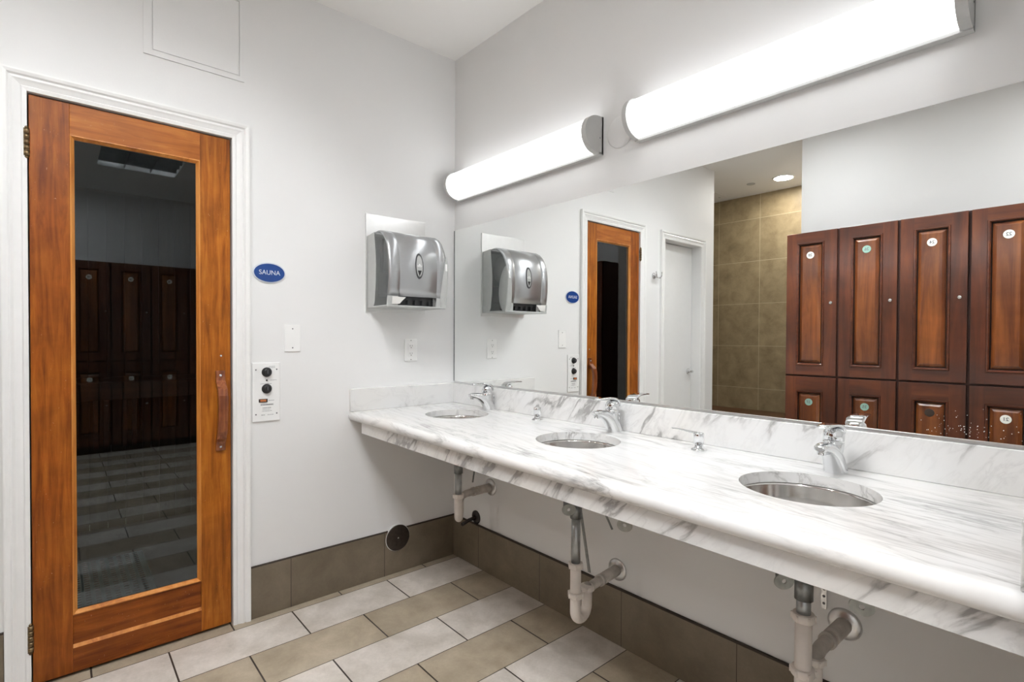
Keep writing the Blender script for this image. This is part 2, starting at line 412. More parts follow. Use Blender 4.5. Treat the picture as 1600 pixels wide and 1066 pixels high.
st('wall_recess', m, PAINT, 'painted side wall of the tiled shower recess', 'wall')
m = MB(); m.box((-1.9, YS-0.1, 0), (XC, YS, ZC))
st('wall_shower', m, SHOWT, 'brown square stone tiles on the back wall of the shower recess', 'wall')
m = MB(); m.box((-1.9, YS, 0), (-1.8, YE, ZC))
st('wall_recess_end', m, SHOWT, 'brown tiled end wall of the shower recess', 'wall')
# tile baseboards
def baseboard(name, segs, mat, axis, label):
    e = thing(name, label, 'baseboard', (0,0,0), kind='structure')
    m = MB(); g = MB()
    for a, b in segs:
        if axis == 'y': m.box((0, a, 0), (0.011, b, 0.222)); g.box((0, a, 0.222), (0.009, b, 0.2275))
        else: m.box((a, -0.011, 0), (b, 0, 0.222)); g.box((a, -0.010, 0.222), (b, 0, 0.2285))
    obj('tile_band', m, mat, e, bevel=0.0012); obj('grout_cap', g, GROUTD, e)
baseboard('baseboard_left', [(SD[1]+0.068, -0.011), (D2[1]+0.068, SD[0]-0.068), (YE, D2[0]-0.068)], BASET_L, 'y', 'brown stone tile baseboard under the sauna controls')
baseboard('baseboard_mirror', [(0.0, XR)], BASET_M, 'x', 'brown stone tile baseboard below the marble vanity')

# ------------------------------------------------------------------ door casings (mitred moulding)
def casing(name, y0, y1, zt, label, w=0.066, x0=0.0):
    prof = [(0, 0.0), (0, 0.010), (0.012, 0.012), (0.016, 0.009), (0.030, 0.014), (0.036, 0.017), (0.045, 0.013), (0.050, 0.019), (0.060, 0.021), (0.066, 0.021), (0.066, 0.0)]
    path = [((y0, 0.0), (-1, 0)), ((y0, zt), (-1, 1)), ((y1, zt), (1, 1)), ((y1, 0.0), (1, 0))]
    rings = []
    for (y, z), (dy, dz) in path:
        rings.append([(x0+h, y+dy*t, z+dz*t) for t, h in prof])
    m = MB(); m.loft(rings, False, True)
    o = st(name, m, TRIMW, label, 'door trim', loc=(x0, (y0+y1)/2, 0)); return o
casing('trim_1', SD[0], SD[1], SD[2], 'white moulded casing around the wooden sauna door')
casing('trim_2', D2[0], D2[1], D2[2], 'white moulded casing around the plain white door seen in the mirror')

# ------------------------------------------------------------------ sauna door
e = thing('door_1', 'orange-brown wooden sauna door with a tall dark glass pane', 'door', (0, (SD[0]+SD[1])/2, 0), kind='structure')
y0, y1, z0, z1 = SD[0]+0.004, SD[1]-0.006, 0.012, SD[2]-0.006
XD0, XD1 = -0.045, -0.003
GY0, GY1, GZ0, GZ1 = -1.659, -1.254, 0.220, 1.946
obj('hinge_stile', MB().box((XD0, y0, z0), (XD1, GY0, z1)), FIR_V, e, bevel=0.0015)
obj('latch_stile', MB().box((XD0, GY1, z0), (XD1, y1, z1)), FIR_L, e, bevel=0.0015)
obj('top_rail', MB().box((XD0, GY0, GZ1), (XD1, GY1, z1)), FIR_H, e, bevel=0.0012)
m = MB().box((XD0, GY0, z0), (XD1, GY1, 0.100)); m.box((XD0, GY0, 0.100), (XD1-0.006, GY1, GZ0))
obj('bottom_rail', m, FIR_B, e, bevel=0.0012)
obj('kick_strip', MB().prism([(XD1-0.006, GY0, 0.112), (XD1, GY0, 0.100), (XD1-0.006, GY0, 0.100)], (0, GY1-GY0, 0)), FIR_M, e)
# sloped glazing beads, mitred
prof = [(0.0, XD1), (0.004, XD1+0.001), (0.013, XD1-0.012), (0.013, XD1-0.020), (0.0, XD1-0.020)]
rings = []
for (y, z, dy, dz) in ((GY0, GZ0, 1, 1), (GY1, GZ0, -1, 1), (GY1, GZ1, -1, -1), (GY0, GZ1, 1, -1), (GY0, GZ0, 1, 1)):
    rings.append([(x, y+dy*t, z+dz*t) for t, x in prof])
obj('glazing_bead', MB().loft(rings, False, False), FIR_M, e)
obj('glass_pane', MB().box((-0.0200, GY0+0.010, GZ0+0.010), (-0.0170, GY1-0.010, GZ1-0.010)), GLASS, e)
# wooden pull handle: bowed plank
hy0, hy1 = -1.202, -1.166
side = [(-0.003, 1.086), (0.006, 1.086), (0.009, 1.060), (0.012, 1.045), (0.030, 1.028), (0.047, 1.012), (0.053, 0.985), (0.055, 0.930), (0.052, 0.880), (0.044, 0.835), (0.030, 0.805), (0.014, 0.790), (0.010, 0.780), (0.008, 0.752), (-0.003, 0.752),
        (-0.003, 0.790), (0.012, 0.812), (0.028, 0.842), (0.034, 0.885), (0.036, 0.930), (0.034, 0.980), (0.026, 1.005), (0.010, 1.022), (-0.003, 1.040)]
hnd = obj('door_handle', MB().prism([(x, hy0, z) for x, z in side], (0, hy1-hy0, 0)), HANDLE, e, bevel=0.002); tag(hnd, 'bowed dark wooden pull handle')
for z in (1.066, 0.768):
    obj('screw', MB().lathe((0.006, (hy0+hy1)/2, z), (1, 0, 0), [(0, 0.006), (0.003, 0.0055), (0.005, 0.003)], 16), CHROME, hnd)
obj('screw', MB().lathe((XD1, -1.180, 1.148), (1, 0, 0), [(0, 0.005), (0.002, 0.0045), (0.004, 0.002)], 16), CHROME, e)
for z in (1.888, 1.03, 0.181):
    m = MB()
    for k in range(5): m.lathe((0.009, SD[0]-0.001, z-0.047+k*0.0188), (0, 0, 1), [(0.0006, 0.0082), (0.0182, 0.0082)], 16)
    m.lathe((0.009, SD[0]-0.001, z+0.047), (0, 0, 1), [(0, 0.005), (0.004, 0.0055), (0.008, 0.002)], 16)
    m.lathe((0.009, SD[0]-0.001, z-0.047), (0, 0, -1), [(0, 0.005), (0.004, 0.0055), (0.008, 0.002)], 16)
    if z != 1.03: obj('hinge', m, BRASS, e)
# threshold gap filler behind the door foot
# ------------------------------------------------------------------ second door (seen in the mirror)
e = thing('door_2', 'plain white flush door set deep in its frame, seen in the mirror', 'door', (0, (D2[0]+D2[1])/2, 0), kind='structure')
obj('door_slab', MB().box((-0.125, D2[0]+0.004, 0.01), (-0.085, D2[1]-0.004, D2[2]-0.005)), DOORW, e, bevel=0.001)
m = MB().lathe((-0.085, -2.645, 0.93), (1, 0, 0), [(0, 0.028), (0.006, 0.028), (0.010, 0.022), (0.012, 0.012), (0.045, 0.011)], 24)
m.tube([(-0.045, -2.65, 0.93), (-0.042, -2.635, 0.93), (-0.040, -2.60, 0.932), (-0.040, -2.555, 0.928)], [0.012, 0.012, 0.009, 0.007], 12)
obj('door_handle', m, CHROME, e)
# ------------------------------------------------------------------ sauna interior
e = thing('wall_sauna', 'dark timber boarding lining the inside of the sauna', 'wall', (-0.9, -1.45, 0), kind='structure')
SX0, SX1, SY0, SY1, SZ = -1.75, -0.13, -2.10, -0.45, 2.15
def boards(x0, y0, x1, y1, th, axis):
    m = MB(); n = int(round((max(x1-x0, y1-y0))/0.09)); L = max(x1-x0, y1-y0)/n
    for k in range(n):
        if axis == 'y': m.box((x0, y0+k*L+0.001, 0), (x0+th, y0+(k+1)*L-0.001, SZ))
        else: m.box((x0+k*L+0.001, y0, 0), (x0+(k+1)*L-0.001, y0+th, SZ))
    return m
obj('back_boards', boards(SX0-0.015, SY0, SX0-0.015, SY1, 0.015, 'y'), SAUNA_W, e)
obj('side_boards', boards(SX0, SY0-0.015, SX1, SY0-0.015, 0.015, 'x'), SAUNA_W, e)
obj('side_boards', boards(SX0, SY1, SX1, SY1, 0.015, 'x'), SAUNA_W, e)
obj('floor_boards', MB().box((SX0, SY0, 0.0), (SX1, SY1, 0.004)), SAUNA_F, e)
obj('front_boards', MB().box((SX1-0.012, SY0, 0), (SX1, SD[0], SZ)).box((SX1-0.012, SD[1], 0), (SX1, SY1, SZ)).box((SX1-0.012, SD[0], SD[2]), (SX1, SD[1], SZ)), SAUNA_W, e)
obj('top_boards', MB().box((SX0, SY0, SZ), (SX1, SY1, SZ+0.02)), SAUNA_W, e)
e = thing('sauna_bench', 'slatted timber bench dimly visible through the sauna door glass', 'bench', (-1.45, -1.45, 0))
m = MB()
for k in range(5): m.box((-1.74+k*0.098, -2.09, 0.945), (-1.74+k*0.098+0.085, -0.46, 0.968))
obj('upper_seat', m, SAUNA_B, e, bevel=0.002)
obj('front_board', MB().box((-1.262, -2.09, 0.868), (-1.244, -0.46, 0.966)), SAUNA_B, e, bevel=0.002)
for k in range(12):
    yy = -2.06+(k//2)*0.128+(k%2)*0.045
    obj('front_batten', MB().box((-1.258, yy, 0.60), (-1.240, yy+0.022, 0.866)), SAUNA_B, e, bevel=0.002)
e = thing('floor_mat', 'teal slotted rubber mat on the sauna floor behind the glass', 'mat', (-0.8, -1.6, 0.0))
obj('mat_sheet', MB().box((-1.16, -2.05, 0.004), (-0.36, -1.34, 0.012)), TEAL, e, bevel=0.003)
m = MB()
for i in range(19):
    for j in range(26):
        m.box((-1.145+j*0.030, -2.035+i*0.036, 0.0121), (-1.145+j*0.030+0.014, -2.035+i*0.036+0.020, 0.0126))
tag(obj('slots', m, TEALH, e), kind='stuff')

# ------------------------------------------------------------------ wall access panel
e = thing('access_panel', 'white painted square access panel high on the wall above the door casing', 'access panel', (0, -1.265, 2.311))
m = MB(); slab_holes(m, rect(-1.442, -1.089, 2.311, 2.668), [rect(-1.415, -1.107, 2.332, 2.645)], lambda y, z: (0.0, y, z), lambda y, z: (0.005, y, z))
obj('flange', m, PAINT, e, bevel=0.0012)
obj('hatch', MB().box((0.0005, -1.412, 2.335), (0.0035, -1.110, 2.642)), PAINT, e, bevel=0.0008)
obj('latch', MB().lathe((0.0035, -1.385, 2.60), (1, 0, 0), [(0, 0.005), (0.001, 0.005)], 16), LGREYP, e)

# ------------------------------------------------------------------ sauna sign
e = thing('wall_sign', 'blue oval SAUNA sign with a pale rim beside the door', 'sign', (0, -0.990, 1.510))
sc = (-0.990, 1.510)
def oval(x0, x1, rx, ry): return MB().lathe((x0, sc[0], sc[1]), (1, 0, 0), [(0, rx), (x1-x0-0.001, rx), (x1-x0, rx-0.001)], 64, sx=1.0, sy=ry/rx)
obj('sign_rim', oval(0.0, 0.005, 0.069, 0.0455), SIGNRIM, e)
obj('sign_face', oval(0.005, 0.0075, 0.0635, 0.0400), BLUE, e)
text('lettering', 'SAUNA', 0.0285, (0.0078, sc[0], sc[1]), '+x', SIGNRIM, e, 0.0002, 0.0, 1.0, 0.95)
# ------------------------------------------------------------------ blank plate
e = thing('blank_wall_plate', 'small white blank cover plate with two screws on the wall', 'wall plate', (0, -0.8915, 1.222))
obj('cover', MB().box((0, -0.927, 1.161), (0.006, -0.856, 1.283)), WHITEP, e, bevel=0.003, seg=3)
for z in (1.265, 1.179): obj('screw', MB().lathe((0.006, -0.8915, z), (1, 0, 0), [(0, 0.0032), (0.001, 0.0025)], 12), INK, e)
# ------------------------------------------------------------------ sauna control panel
e = thing('sauna_control_panel', 'white sauna heater control panel with two black knobs', 'control panel', (0, -1.004, 0.985))
cy0, cy1, cz0, cz1 = -1.062, -0.946, 0.856, 1.115
obj('plate', MB().box((0, cy0, cz0), (0.007, cy1, cz1)), WHITEP, e, bevel=0.003, seg=3)
for z in (1.073, 1.000):
    k = obj('knob', MB().lathe((0.007, -1.003, z), (1, 0, 0), [(0, 0.021), (0.003, 0.021), (0.005, 0.017), (0.016, 0.0155), (0.018, 0.013)], 32), BLACK, e)
    obj('pointer', MB().box((0.0252, -1.0045, z-0.006), (0.0258, -1.0015, z+0.011)), INK, k)
obj('indicator', MB().lathe((0.007, -1.003, 1.037), (1, 0, 0), [(0, 0.004), (0.003, 0.0035)], 16), BLACK, e)
r = obj('rocker_frame', MB().box((0.007, -1.036, 0.941), (0.010, -1.000, 0.956)), BLACK, e, bevel=0.001)
obj('rocker', MB().box((0.010, -1.031, 0.944), (0.013, -1.006, 0.953)), AMBER, r, bevel=0.001)
for y in (-1.047, -0.961):
    for z in (1.084, 0.889): obj('screw', MB().lathe((0.007, y, z), (1, 0, 0), [(0, 0.0033), (0.001, 0.0026)], 12), INK, e)
m = MB()
def dash(ya, yb, z, h):
    y = ya
    while y < yb:
        l = random.uniform(0.001, 0.0035); m.box((0.007, y, z-h/2), (0.0073, min(y+l, yb), z+h/2)); y += l+0.0012
for z, a, b, h in ((1.098, -0.993, -0.968, .002), (1.092, -0.993, -0.968, .002), (1.037, -0.990, -0.962, .002), (1.022, -1.028, -0.982, .002), (0.948, -0.995, -0.972, .002),
                 (0.930, -1.028, -0.975, .006), (0.916, -1.020, -0.985, .003), (0.909, -1.020, -0.988, .002), (0.902, -1.022, -0.982, .002), (0.885, -1.025, -1.010, .003), (0.885, -1.000, -0.975, .002)): dash(a, b, z, h)
tag(obj('fine_print', m, INK, e), kind='stuff')
# ------------------------------------------------------------------ outlet
e = thing('wall_outlet', 'white duplex power outlet under the towel dispenser', 'power outlet', (0, -0.2825, 1.161))
obj('cover', MB().box((0, -0.320, 1.103), (0.006, -0.245, 1.220)), WHITEP, e, bevel=0.003, seg=3)
ins = obj('receptacle', MB().box((0.006, -0.299, 1.1265), (0.008, -0.266, 1.1955)), WHITEP, e, bevel=0.001)
for z in (1.181, 1.141):
    m = MB()
    for y, h in ((-0.2885, 0.009), (-0.2765, 0.007)): m.box((0.008, y-0.001, z-h/2+0.003), (0.0083, y+0.001, z+h/2+0.003))
    m.lathe((0.008, -0.2825, z-0.007), (1, 0, 0), [(0, 0.0026), (0.0003, 0.0026)], 12)
    obj('socket', m, INK, ins)
for z in (1.212, 1.111): obj('screw', MB().lathe((0.006, -0.2825, z), (1, 0, 0), [(0, 0.0028), (0.001, 0.002)], 12), INK, e)
# ------------------------------------------------------------------ round cover on the baseboard
e = thing('round_cleanout_cover', 'dark bronze round cleanout cover over the baseboard tile under the vanity', 'cover plate', (0.011, -0.362, 0.183))
obj('disc', MB().lathe((0.011, -0.362, 0.183), (1, 0, 0), [(0, 0.0665), (0.004, 0.0665), (0.006, 0.064), (0.0065, 0.0)], 48), BRONZE, e)
obj('screw', MB().lathe((0.0175, -0.362, 0.183), (1, 0, 0), [(0, 0.004), (0.002, 0.003)], 16), STEEL, e)
obj('caulk_ring', MB().lathe((0.0, -0.362, 0.183), (1, 0, 0), [(0, 0.070), (0.0114, 0.069)], 48), WHITEP, e)
# ------------------------------------------------------------------ robe hook
e = thing('robe_hook', 'chrome robe hook on the wall beside the white door, seen in the mirror', 'hook', (0, -1.965, 1.72))
obj('rosette', MB().lathe((0, -1.965, 1.735), (1, 0, 0), [(0, 0.026), (0.006, 0.026), (0.010, 0.020), (0.022, 0.008)], 24), CHROME, e)
m = MB()
for s in (-1, 1): m.tube([(0.018, -1.965, 1.735), (0.03, -1.965+s*0.008, 1.722), (0.045, -1.965+s*0.026, 1.718), (0.05, -1.965+s*0.035, 1.735), (0.05, -1.965+s*0.040, 1.765)], [0.006, 0.006, 0.006, 0.0055, 0.005], 12)
obj('prongs', m, CHROME, e)

# ------------------------------------------------------------------ towel dispenser with its plate
tag(one('steel_backing_plate', MB().box((0, -0.538, 1.354), (0.008, -0.199, 1.845)), PLATE, loc=(0, -0.3685, 1.354), bevel=0.001),
    'tall satin steel plate on the wall behind the towel dispenser', 'backing plate')
e = thing('paper_towel_dispenser', 'smoked grey paper towel dispenser with a curved front', 'towel dispenser', (0.008, -0.3685, 1.375))
dy0, dy1 = -0.530, -0.207
def prof_pt(pts, y): return [(x, y, z) for x, z in pts]
back = [(0.008, 1.382), (0.070, 1.378), (0.082, 1.40), (0.094, 1.50), (0.096, 1.58), (0.088, 1.66), (0.078, 1.742), (0.008, 1.733)]
# back housing as two cheeks, a back and a top
m = MB()
m.prism(prof_pt(back, dy0), (0, 0.006, 0)); m.prism(prof_pt(back, dy1-0.006), (0, 0.006, 0))
m.box((0.008, dy0+0.006, 1.382), (0.012, dy1-0.006, 1.733)); m.box((0.008, dy0+0.006, 1.729), (0.078, dy1-0.006, 1.735))
obj('housing', m, LGREYP, e, bevel=0.0015)
# curved front cover shell
cov = [(0.078, 1.743), (0.110, 1.747), (0.140, 1.742), (0.170, 1.728), (0.194, 1.705), (0.212, 1.674), (0.223, 1.640), (0.230, 1.600), (0.233, 1.555), (0.232, 1.510), (0.228, 1.465), (0.221, 1.425)]
inn = [(x-0.004 if x > .1 else x, z-0.003) for x, z in cov]
m = MB(); ys = [dy0+0.012, dy1-0.012]
def shellrow(y, ins): return [(x - ins*(0.5 if x > .15 else .1), y, z-ins*(0.5 if z > 1.65 else .1)) for x, z in cov]
rings = [shellrow(dy0, 0.016), shellrow(dy0+0.006, 0.006), shellrow(dy0+0.016, 0.0), shellrow(dy0+0.055, 0.0), shellrow(dy0+0.057, 0.004), shellrow(dy0+0.060, 0.004), shellrow(dy0+0.063, 0.0),
         shellrow(dy1-0.063, 0.0), shellrow(dy1-0.060, 0.004), shellrow(dy1-0.057, 0.004), shellrow(dy1-0.055, 0.0), shellrow(dy1-0.016, 0.0), shellrow(dy1-0.006, 0.006), shellrow(dy1, 0.016)]
m.loft(rings, True, False, closed=False)
c = obj('front_cover', m, SMOKE, e); s = c.modifiers.new('solid', 'SOLIDIFY'); s.thickness = 0.003; s.offset = -1
# translucent side panes
m = MB()
sidep = [(0.078, 1.739)]+[(x-0.009*(x > .15), z-0.008*(z > 1.65)) for x, z in cov[1:]]+[(0.212, 1.384), (0.072, 1.380), (0.084, 1.40), (0.096, 1.50), (0.098, 1.58), (0.090, 1.66)]
for yy in (dy0+0.001, dy1-0.003):
    sp = obj('side_window', MB().prism(prof_pt(sidep, yy), (0, 0.002, 0)), SMOKES, e); tag(sp, 'translucent smoked side window')
# front lower lip with opening
m = MB()
m.prism(prof_pt([(0.221, 1.425), (0.216, 1.380), (0.206, 1.380), (0.212, 1.425)], dy0), (0, 0.055, 0))
m.prism(prof_pt([(0.221, 1.425), (0.216, 1.380), (0.206, 1.380), (0.212, 1.425)], dy1-0.055), (0, 0.055, 0))
m.box((0.120, dy0, 1.374), (0.218, dy1, 1.382)); m.box((0.008, dy0, 1.374), (0.12, dy1, 1.382))
obj('chin', m, LGREYP, e, bevel=0.002)
m = MB(); m.box((0.10, dy0+0.055, 1.383), (0.185, dy1-0.055, 1.43))
for k in range(5): m.box((0.185, dy0+0.075+k*0.04, 1.386), (0.205, dy0+0.079+k*0.04, 1.41))
obj('feed_slot', m, DGREYP, e, bevel=0.001)
obj('tear_label', MB().prism([(0.2215, dy0+0.020, 1.386), (0.2255, dy0+0.020, 1.422), (0.2255, dy0+0.092, 1.420), (0.2240, dy0+0.075, 1.405), (0.2220, dy0+0.060, 1.388)], (0.001, 0, 0)), PAPER, e)
obj('paper_roll', MB().lathe((0.128, dy0+0.05, 1.620), (0, 1, 0), [(0, 0.03), (0, 0.078), (dy1-dy0-0.10, 0.078), (dy1-dy0-0.10, 0.03)], 40), PAPER, e)
m = MB(); m.box((0.10, dy0+0.012, 1.44), (0.18, dy0+0.022, 1.54)); m.lathe((0.135, dy0+0.010, 1.50), (0, 1, 0), [(0, 0.030), (0.012, 0.030)], 24); m.box((0.08, dy0+0.02, 1.43), (0.195, dy1-0.02, 1.52))
m.box((0.115, dy0+0.012, 1.54), (0.140, dy0+0.020, 1.70))
obj('feed_mechanism', m, DGREYP, e)
# pale crescent lever on the right cheek
def fxz(z):
    for (xa, za), (xb, zb) in zip(cov, cov[1:]):
        if zb <= z <= za: return xa+(xb-xa)*(za-z)/(za-zb)
    return 0.221-(1.425-z)*0.12
m = MB(); rings = []
for z, w_, xb_ in ((1.632, 0.004, 0.222), (1.622, 0.008, 0.208), (1.600, 0.015, 0.190), (1.565, 0.024, 0.174), (1.525, 0.031, 0.164), (1.480, 0.036, 0.160), (1.435, 0.038, 0.165), (1.400, 0.037, 0.178), (1.380, 0.034, 0.195), (1.373, 0.028, 0.205)):
    xf = fxz(z)+(0.006 if 1.39 < z < 1.62 else 0.002); yr = dy1+0.0035
    rings.append([(xb_, yr, z), (xf-0.004, yr, z), (xf-0.001, yr-0.003, z), (xf, yr-0.006 if w_ > 0.008 else yr-w_*0.6, z), (xf-0.001, yr-w_, z), (xb_, yr-w_, z)])
m.loft(rings, True, True)
lev = obj('push_lever', m, LGREYP, e); tag(lev, 'pale grey crescent-shaped side lever')
obj('warning_label', MB().prism([(0.2355, dy1-0.013, 1.598), (0.2395, dy1-0.015, 1.562), (0.2395, dy1-0.003, 1.562), (0.2355, dy1-0.003, 1.598)], (0.0008, 0, 0)), WHITEP, e)
# oval badge
by = dy0+(dy1-dy0)*0.50; bz = 1.575
def onf(z):
    for (xa, za), (xb, zb) in zip(cov, cov[1:]):
        if zb <= z <= za: return xa+(xb-xa)*(za-z)/(za-zb)
    return 0.225
ovr = []
for rr, dx in ((1.0, 0.0), (1.0, 0.0035), (0.84, 0.004), (0.84, 0.001)):
    ring = []
    for k in range(40):
        a = 2*PI*k/40; zz = bz+0.062*rr*math.sin(a); ring.append((onf(zz)+dx, by+0.0215*rr*math.cos(a), zz))
    ovr.append(ring)
bd = obj('badge_rim', MB().loft(ovr, True, True), DGREYP, e)
ring = [(onf(bz+0.052*math.sin(2*PI*k/40))+0.0018, by+0.0180*math.cos(2*PI*k/40), bz+0.052*math.sin(2*PI*k/40)) for k in range(40)]
obj('badge_face', MB().prism(ring, (0.0004, 0, 0)), LGREYP, bd)
m = MB(); fx = onf(bz-0.03)+0.0032
m.prism([(fx, by-0.011, bz-0.022), (fx, by+0.011, bz-0.022), (fx-0.002, by, bz-0.050)], (0.0006, 0, 0))
obj('badge_arrow', m, BLACK, bd)
m = MB(); fx = onf(bz)+0.0030
m.prism([(fx, by-0.006, bz+0.004), (fx, by+0.006, bz+0.004), (fx, by, bz+0.011)], (0.0005, 0, 0)); m.box((fx, by-0.013, bz-0.001), (fx+0.0005, by+0.013, bz+0.002)); m.box((fx, by-0.011, bz-0.005), (fx+0.0005, by+0.011, bz-0.003))
obj('badge_emblem', m, WHITEP, bd)

# ------------------------------------------------------------------ countertop
SINKS = [(0.400, -0.262), (1.193, -0.293), (1.955, -0.308)]
RX, RY = 0.154, 0.147
ZT, ZU, ZH = 0.865, 0.820, 0.836
def fy(x): return -0.627-0.016*x
e = thing('vanity_countertop', 'long white and grey veined marble countertop with three sink holes', 'countertop', (1.19, 0, 0.77))
rn = (ZT-ZU)/2
m = MB(); outer = [(0, 0), (0, fy(0)+rn), (XR, fy(XR)+rn), (XR, 0)]
holes = [circ(x, y, RX, RY, 72) for x, y in SINKS]
slab_holes(m, outer, holes, lambda x, y: (x, y, ZT), lambda x, y: (x, y, ZH))
m.prism([(0, fy(0)+rn, ZU), (XR, fy(XR)+rn, ZU), (XR, fy(XR)+0.07, ZU), (0, fy(0)+0.07, ZU)], (0, 0, ZH-ZU))
n = 14
rings = [[(x, fy(x)+rn-math.sin(PI*k/n)*rn, (ZT+ZU)/2+math.cos(PI*k/n)*rn) for k in range(n+1)] for x in (0.0, XR)]
m.loft(rings, True, False, closed=False)
obj('slab', m, MARB_T, e)
obj('apron', MB().prism([(0.105, fy(0.105)+0.022, 0.770), (XR, fy(XR)+0.022, 0.770), (XR, fy(XR)+0.042, 0.770), (0.105, fy(0.105)+0.042, 0.770)], (0, 0, ZU-0.771)), MARB_E, e, bevel=0.0015)
obj('backsplash', MB().box((0.02, -0.020, ZT), (XR-0.02, 0, 0.974)), MARB_S, e, bevel=0.002)
obj('side_splash', MB().box((0, -0.622, ZT), (0.020, 0, 0.975)), MARB_S, e, bevel=0.002)
tag(obj('end_splash', MB().box((XR-0.019, -0.647, ZT), (XR, 0, 0.968)), MARB_E, e, bevel=0.002), 'marble end splash at the right wall')

# ------------------------------------------------------------------ mirror
e = thing('wall_mirror', 'very wide frameless mirror above the marble backsplash', 'mirror', (1.19, 0, 0.976))
obj('glass', MB().box((0.010, -0.006, 0.984), (XR, -0.001, 1.829)), MIRROR, e)
m = MB(); m.box((0.008, -0.010, 0.9745), (XR, 0, 0.984)); obj('bottom_channel', m, STEEL, e, bevel=0.0008)
obj('edge_strip', MB().box((0.0, -0.0055, 0.984), (0.0095, 0, 1.829)), DKCHROME, e)
m = MB(); rnd = random.Random(3)
for k in range(70):
    x = rnd.gauss(2.215, 0.05); z = 0.990+abs(rnd.gauss(0, 0.028)); r = rnd.uniform(0.0004, 0.0012)
    if z < 1.07: m.lathe((x, -0.0060, z), (0, -1, 0), [(0, r), (0.0002, r*0.8)], 8)
tag(obj('water_spots', m, WHITEP, e), kind='stuff')

# ------------------------------------------------------------------ sinks
SN = ['round stainless undermount sink nearest the corner, left of three', 'round stainless undermount sink in the middle of the three', 'round stainless undermount sink at the right, largest in view']
proto = None
def make_sink():
    e = thing('sink_basin', '', 'sink', (0, 0, 0.70), 'undermount sinks in the marble countertop')
    prof = [(RX+0.020, ZH-0.0015), (RX+0.004, ZH-0.0015), (RX+0.003, ZH-0.008), (RX, 0.80), (RX-0.012, 0.755), (RX-0.035, 0.724), (RX-0.065, 0.708), (0.06, 0.700), (0.028, 0.697)]
    prof_o = [(r+0.002, z-0.002) for r, z in reversed(prof)]
    ring = lambda r, z: [(r*math.cos(2*PI*k/64), r*RY/RX*math.sin(2*PI*k/64), z) for k in range(64)]
    obj('bowl', MB().loft([ring(r, z) for r, z in prof]+[ring(r, z) for r, z in prof_o]+[ring(*prof[0])], True, False), BASIN, e)
    d = obj('drain', MB().lathe((0, 0, 0.700), (0, 0, -1), [(-0.002, 0.0), (-0.001, 0.018), (0.001, 0.020), (-0.002, 0.024), (-0.0025, 0.030), (0.004, 0.031), (0.03, 0.030)], 32), CHROME, e)
    return e
proto = make_sink()
for i, (x, y) in enumerate(SINKS):
    o = proto if i == 0 else copy_tree(proto)
    o.location = (x, y, 0.70); o['label'] = SN[i]

# ------------------------------------------------------------------ faucets
def esec(cy_, cz, tx, ty_, tz, hw, hh, n=24, pw=2.4):
    """ellipse ring centred (0,cy,cz); plane spanned by x and (ty,tz) direction"""
    r = []
    for k in range(n):
        a = 2*PI*k/n; ca, sa = math.cos(a), math.sin(a)
        ca = math.copysign(abs(ca)**(2/pw), ca); sa = math.copysign(abs(sa)**(2/pw), sa)
        r.append((hw*ca, cy_+ty_*hh*sa, cz+tz*hh*sa))
    return r
def make_faucet():
    e = thing('faucet', '', 'faucet', (0, 0, 0), 'chrome faucets behind the sinks')
    m = MB()
    secs = [(0.0, 0.0, 90, 0.0295, 0.0295), (-0.001, 0.004, 88, 0.0290, 0.0292), (-0.006, 0.016, 78, 0.0270, 0.0280), (-0.016, 0.034, 66, 0.0255, 0.0275), (-0.030, 0.051, 50, 0.0245, 0.0250), (-0.048, 0.063, 35, 0.0228, 0.0225),
            (-0.068, 0.0725, 22, 0.0208, 0.0180), (-0.090, 0.0780, 10, 0.0190, 0.0142), (-0.110, 0.0800, 0, 0.0172, 0.0118), (-0.122, 0.0800, -5, 0.0145, 0.0082), (-0.127, 0.0795, -6, 0.0100, 0.0050)]
    rings = []
    for cy_, cz, ang, hw, hh in secs:
        a = math.radians(ang)  # ang=90: section lies flat (plane spanned by x and y)
        rings.append(esec(cy_, cz, 1, math.sin(a), math.cos(a), hw, hh))
    m.loft(rings, True, True)
    m.lathe((0, -0.028, 0.045), (0, 0.20, 1), [(0, 0.018), (0.016, 0.0245), (0.034, 0.0262), (0.042, 0.0262)], 32)
    obj('spout_body', m, CHROME, e)
    a = obj('aerator', MB().lathe((0, -0.108, 0.078), (0, -0.12, -1), [(0, 0.0115), (0.010, 0.0115), (0.011, 0.0105), (0.016, 0.0105), (0.016, 0.0)], 24), CHROME, e)
    m = MB()
    m.lathe((0, -0.0195, 0.0885), (0, 0.12, 1), [(0, 0.0258), (0.016, 0.0262), (0.026, 0.0245), (0.033, 0.018), (0.036, 0.008), (0.0365, 0.0)], 32)
    lv = [(0.010, 0.100, 0.018, 0.004), (0.004, 0.116, 0.0235, 0.006), (-0.010, 0.1275, 0.0245, 0.006), (-0.028, 0.1320, 0.0230, 0.005), (-0.052, 0.1345, 0.0205, 0.0052), (-0.080, 0.1345, 0.0175, 0.0048), (-0.104, 0.1330, 0.0150, 0.0042), (-0.114, 0.1320, 0.0095, 0.0022)]
    m.loft([esec(y, z, 1, math.sin(math.radians(t)), math.cos(math.radians(t)), hw, hh, 20, 3.0) for (y, z, hw, hh), t in zip(lv, (60, 40, 15, 8, 2, -3, -6, -8))], True, True)
    obj('lever', m, CHROME, e)
    m = MB(); m.tube([(0, 0.026, 0.02), (0, 0.026, 0.062)], 0.0022, 10); m.lathe((0, 0.026, 0.062), (0, 0, 1), [(0, 0.004), (0.004, 0.005), (0.008, 0.0015)], 12); m.tube([(0, 0.010, 0.03), (0, 0.027, 0.03)], 0.004, 10)
    obj('lift_rod', m, CHROME, e)
    return e
f0 = make_faucet()
